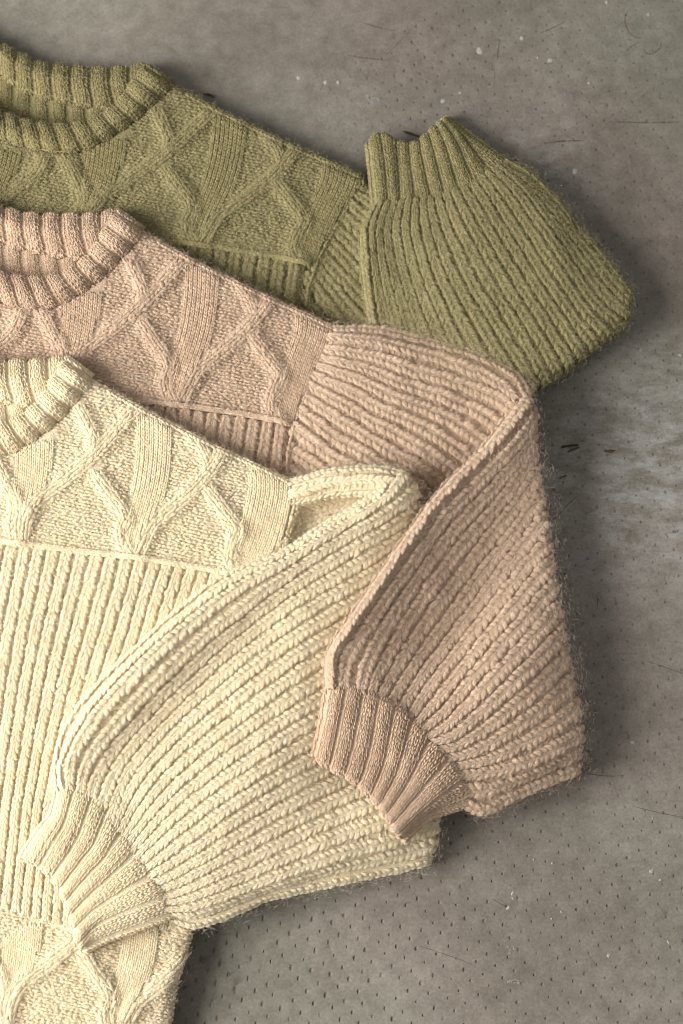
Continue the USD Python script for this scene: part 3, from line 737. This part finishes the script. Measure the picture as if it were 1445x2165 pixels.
low = Patch([zl([(1116, 826), (1082, 868), (1030, 935), (954, 1010), (886, 1092), (785, 1239), (705, 1357), (691, 1454)], (50, 54, 58, 61, 64, 68, 68, 62)),
             zl([(1131, 858), (1100, 915), (1045, 975), (980, 1040), (915, 1115), (815, 1255), (735, 1370), (722, 1456)], (49, 53, 56, 57, 59, 62, 62, 60)),
             zl([(1132, 905), (1095, 970), (1030, 1045), (960, 1120), (870, 1240), (790, 1370), (762, 1468)], (43, 47, 49, 50, 52, 56, 58)),
             zl([(1138, 985), (1080, 1070), (1000, 1170), (910, 1290), (830, 1415), (795, 1482)], (37, 40, 40, 42, 49, 56)),
             zl([(1158, 1110), (1090, 1195), (1005, 1305), (915, 1420), (850, 1514)], (34, 36, 36, 42, 54)),
             zl([(1174, 1230), (1110, 1312), (1030, 1402), (950, 1495), (890, 1548)], (32, 43, 49, 52, 55)),
             zl([(1196, 1360), (1130, 1435), (1050, 1505), (975, 1562), (922, 1578)], (31, 47, 54, 55, 53)),
             zl([(1216, 1460), (1150, 1522), (1065, 1575), (1000, 1602), (949, 1612)], (29, 43, 49, 51, 50)),
             zl([(1230, 1555), (1165, 1593), (1085, 1625), (1015, 1638), (972, 1642)], (26, 38, 44, 47, 48)),
             zl([(1224, 1634), (1160, 1660), (1091, 1691), (1040, 1718), (992, 1708)], (22, 26, 31, 35, 40))], roll=(9, 9, 12, 0), wave=2.6, seed=12)
s.ribbed('sleeve', [knit(up, 14, w=12, row=4.9), knit(low, 20, w=12.5, row=4.9, amp=2.8)])
cuff = Patch([zl([(690, 1454), (678, 1526), (661, 1597)], (60, 61, 59)), zl([(724, 1457), (708, 1540), (690, 1620)], (61, 62, 60)), zl([(780, 1475), (765, 1560), (740, 1648)], (60, 61, 60)), zl([(840, 1508), (825, 1590), (787, 1690)], (58, 60, 59)), zl([(914, 1578), (880, 1640), (818, 1730)], (56, 58, 58)), zl([(966, 1648), (912, 1692), (838, 1762)], (52, 55, 56)), zl([(994, 1702), (930, 1722), (856, 1779)], (42, 45, 49))], roll=(6, 6, 0, 3), wave=1.0, seed=3, tuck=12)
s.ribbed('cuff', [cuffknit(cuff, 11, cols=4)])
s.fuzz(19000)

# ============================== cream, in front
CREAM = wool('cream_wool', (0.75, 0.635, 0.435), (0.835, 0.755, 0.585), (0.90, 0.85, 0.72))
c = Sweater('cream knitted sweater in front, its folded sleeve lying across its ribbed body', CREAM, (300, 1500), A_CREAM, 28.0,
            plain('white_thread', (0.72, 0.68, 0.60)), fluff('cream_fluff', (0.88, 0.82, 0.66)))
neck(c); yoke(c, arm=[(621, 1012), (626, 1055), (618, 1100), (604, 1140), (575, 1185), (520, 1225)])
pt = Patch([zl([(-70, 1128), (-110, 1400), (-140, 1700), (-170, 1905)], (42, 42, 40, 36)),
            zl([(130, 1156), (75, 1400), (32, 1650), (0, 1920)], (42, 43, 41, 37)),
            zl([(310, 1186), (262, 1350), (195, 1550), (150, 1750), (128, 1955)], (42, 43, 42, 40, 36)),
            zl([(480, 1216), (430, 1380), (360, 1600), (310, 1800), (285, 1972)], (42, 43, 41, 38, 34)),
            zl([(600, 1232), (560, 1400), (500, 1600), (430, 1800), (385, 1962)], (40, 40, 38, 34, 28))], roll=(0, 8, 0, 0), wave=2.4, seed=21)
c.ribbed('body', [knit(pt, 26, w=11.2, row=4.8, amp=2.8)])
up = Patch([zl([(618, 1014), (674, 997), (735, 987), (792, 985), (842, 994), (872, 1020)], (46, 50, 54, 57, 58, 56)),
            zl([(622, 1038), (676, 1020), (740, 1011), (800, 1010), (850, 1022)], (48, 53, 57, 60, 60)),
            zl([(615, 1062), (680, 1042), (745, 1033), (806, 1034), (845, 1044)], (44, 48, 52, 56, 56)),
            zl([(595, 1090), (680, 1062), (745, 1050), (806, 1050), (840, 1060)], (38, 34, 33, 36, 42)),
            zl([(570, 1125), (675, 1085), (740, 1066), (800, 1060), (830, 1080)], (36, 31, 31, 33, 36)),
            zl([(545, 1180), (660, 1130), (730, 1100), (790, 1090), (820, 1100)], (36, 31, 31, 32, 33))], roll=(9, 0, 0, 0), seed=2, tuck=8)
low = Patch([zl([(806, 1032), (760, 1064), (690, 1104), (608, 1158), (520, 1196), (426, 1247), (310, 1347), (200, 1450), (140, 1530), (118, 1600), (121, 1668)], (58, 60, 61, 62, 63, 64, 65, 65, 63, 61, 58)),
             zl([(845, 998), (792, 1062), (700, 1120), (616, 1172), (522, 1220), (425, 1285), (310, 1382), (212, 1482), (155, 1570), (136, 1625), (140, 1668)], (61, 64, 66, 67, 68, 69, 70, 69, 66, 63, 59)),
             zl([(878, 1030), (805, 1092), (705, 1150), (612, 1210), (510, 1282), (400, 1372), (290, 1478), (205, 1575), (172, 1640), (170, 1674)], (59, 63, 65, 66, 66, 66, 66, 64, 60, 58)),
             zl([(884, 1085), (800, 1142), (700, 1200), (600, 1265), (480, 1355), (380, 1445), (285, 1545), (222, 1630), (200, 1692)], (46, 57, 61, 61, 60, 59, 58, 57, 57)),
             zl([(886, 1160), (800, 1215), (700, 1273), (600, 1338), (480, 1430), (380, 1520), (290, 1620), (236, 1738)], (33, 48, 57, 58, 56, 55, 55, 57)),
             zl([(893, 1270), (800, 1322), (700, 1382), (600, 1448), (480, 1538), (380, 1622), (310, 1700), (262, 1773)], (25, 39, 51, 57, 57, 56, 56, 56)),
             zl([(901, 1400), (800, 1451), (700, 1506), (600, 1566), (500, 1632), (400, 1706), (330, 1770), (288, 1816)], (22, 34, 47, 56, 59, 58, 56, 54)),
             zl([(911, 1530), (800, 1580), (700, 1630), (600, 1682), (500, 1742), (420, 1796), (350, 1840), (310, 1854)], (22, 32, 43, 52, 57, 57, 54, 51)),
             zl([(919, 1650), (820, 1690), (720, 1728), (600, 1782), (500, 1832), (420, 1870), (370, 1890), (331, 1889)], (27, 37, 42, 46, 49, 50, 49, 48)),
             zl([(924, 1752), (820, 1787), (720, 1813), (600, 1853), (500, 1888), (430, 1915), (380, 1922), (346, 1922)], (23, 31, 36, 40, 43, 44, 44, 44)),
             zl([(908, 1824), (830, 1844), (761, 1858), (650, 1882), (567, 1901), (490, 1935), (422, 1957), (358, 1941)], (18, 21, 25, 28, 31, 34, 36, 38))], roll=(9, 9, 10, 0), wave=2.6, seed=17)
c.ribbed('sleeve', [knit(up, 7, w=11, row=4.7, amp=2.4), knit(low, 25, w=11.8, row=4.7, amp=2.6)])
cuff = Patch([zl([(118, 1667), (107, 1712), (73, 1760), (40, 1813)], (58, 58, 57, 55)), zl([(150, 1668), (135, 1725), (105, 1780), (76, 1829)], (59, 60, 59, 56)), zl([(200, 1690), (180, 1750), (145, 1815), (112, 1861)], (58, 59, 58, 55)), zl([(240, 1745), (215, 1795), (170, 1850), (132, 1899)], (57, 58, 57, 54)), zl([(290, 1820), (252, 1852), (195, 1900), (149, 1947)], (55, 56, 55, 52)), zl([(334, 1896), (278, 1918), (215, 1945), (164, 1996)], (52, 53, 52, 50)), zl([(357, 1941), (300, 1962), (242, 1983), (178, 2012)], (44, 46, 46, 46))], roll=(6, 6, 0, 3), wave=1.0, seed=8, tuck=12)
c.ribbed('cuff', [cuffknit(cuff, 10, cols=4)])
# the hem: the same cabled band once more below the ribs
OFF = np.array([-126.0, 1336.0])
sh2 = lambda pts: [(x + OFF[0], y + OFF[1]) for x, y in pts]
HEM = [(-200, 1860), (-100, 1870), (0, 1884), (69, 1904), (138, 1930), (210, 1950), (300, 1945), (395, 1925), (409, 1960), (399, 2015), (378, 2084), (364, 2165), (355, 2260), (-200, 2260)]
RIGHT = [(412, 1930), (409, 1960), (399, 2015), (378, 2084), (364, 2165), (355, 2260)]
keepA = c.A; c.A = A_BEIGE
ysave = (c.S, c.frame)
c.cabled('hem_band', HEM, RIGHT, [], [(sh2(l), w) for l, w in CABLES], [(sh2(l), sh2(r)) for l, r in COLUMNS], lambda x, y: 35 - 8 * np.clip((x - 150) / 250, 0, 1) - np.clip((y - 1950) / 250, 0, 1) * 6, roll=12)
c.chain('hem_seam', [(-60, 1903), (0, 1913), (69, 1933), (138, 1959), (210, 1986)], 13, 5.2, lift=.9, jit=.14, fat=.22, high=.18, length=2.4, spread=.32)
c.A = keepA
c.fuzz(24000)
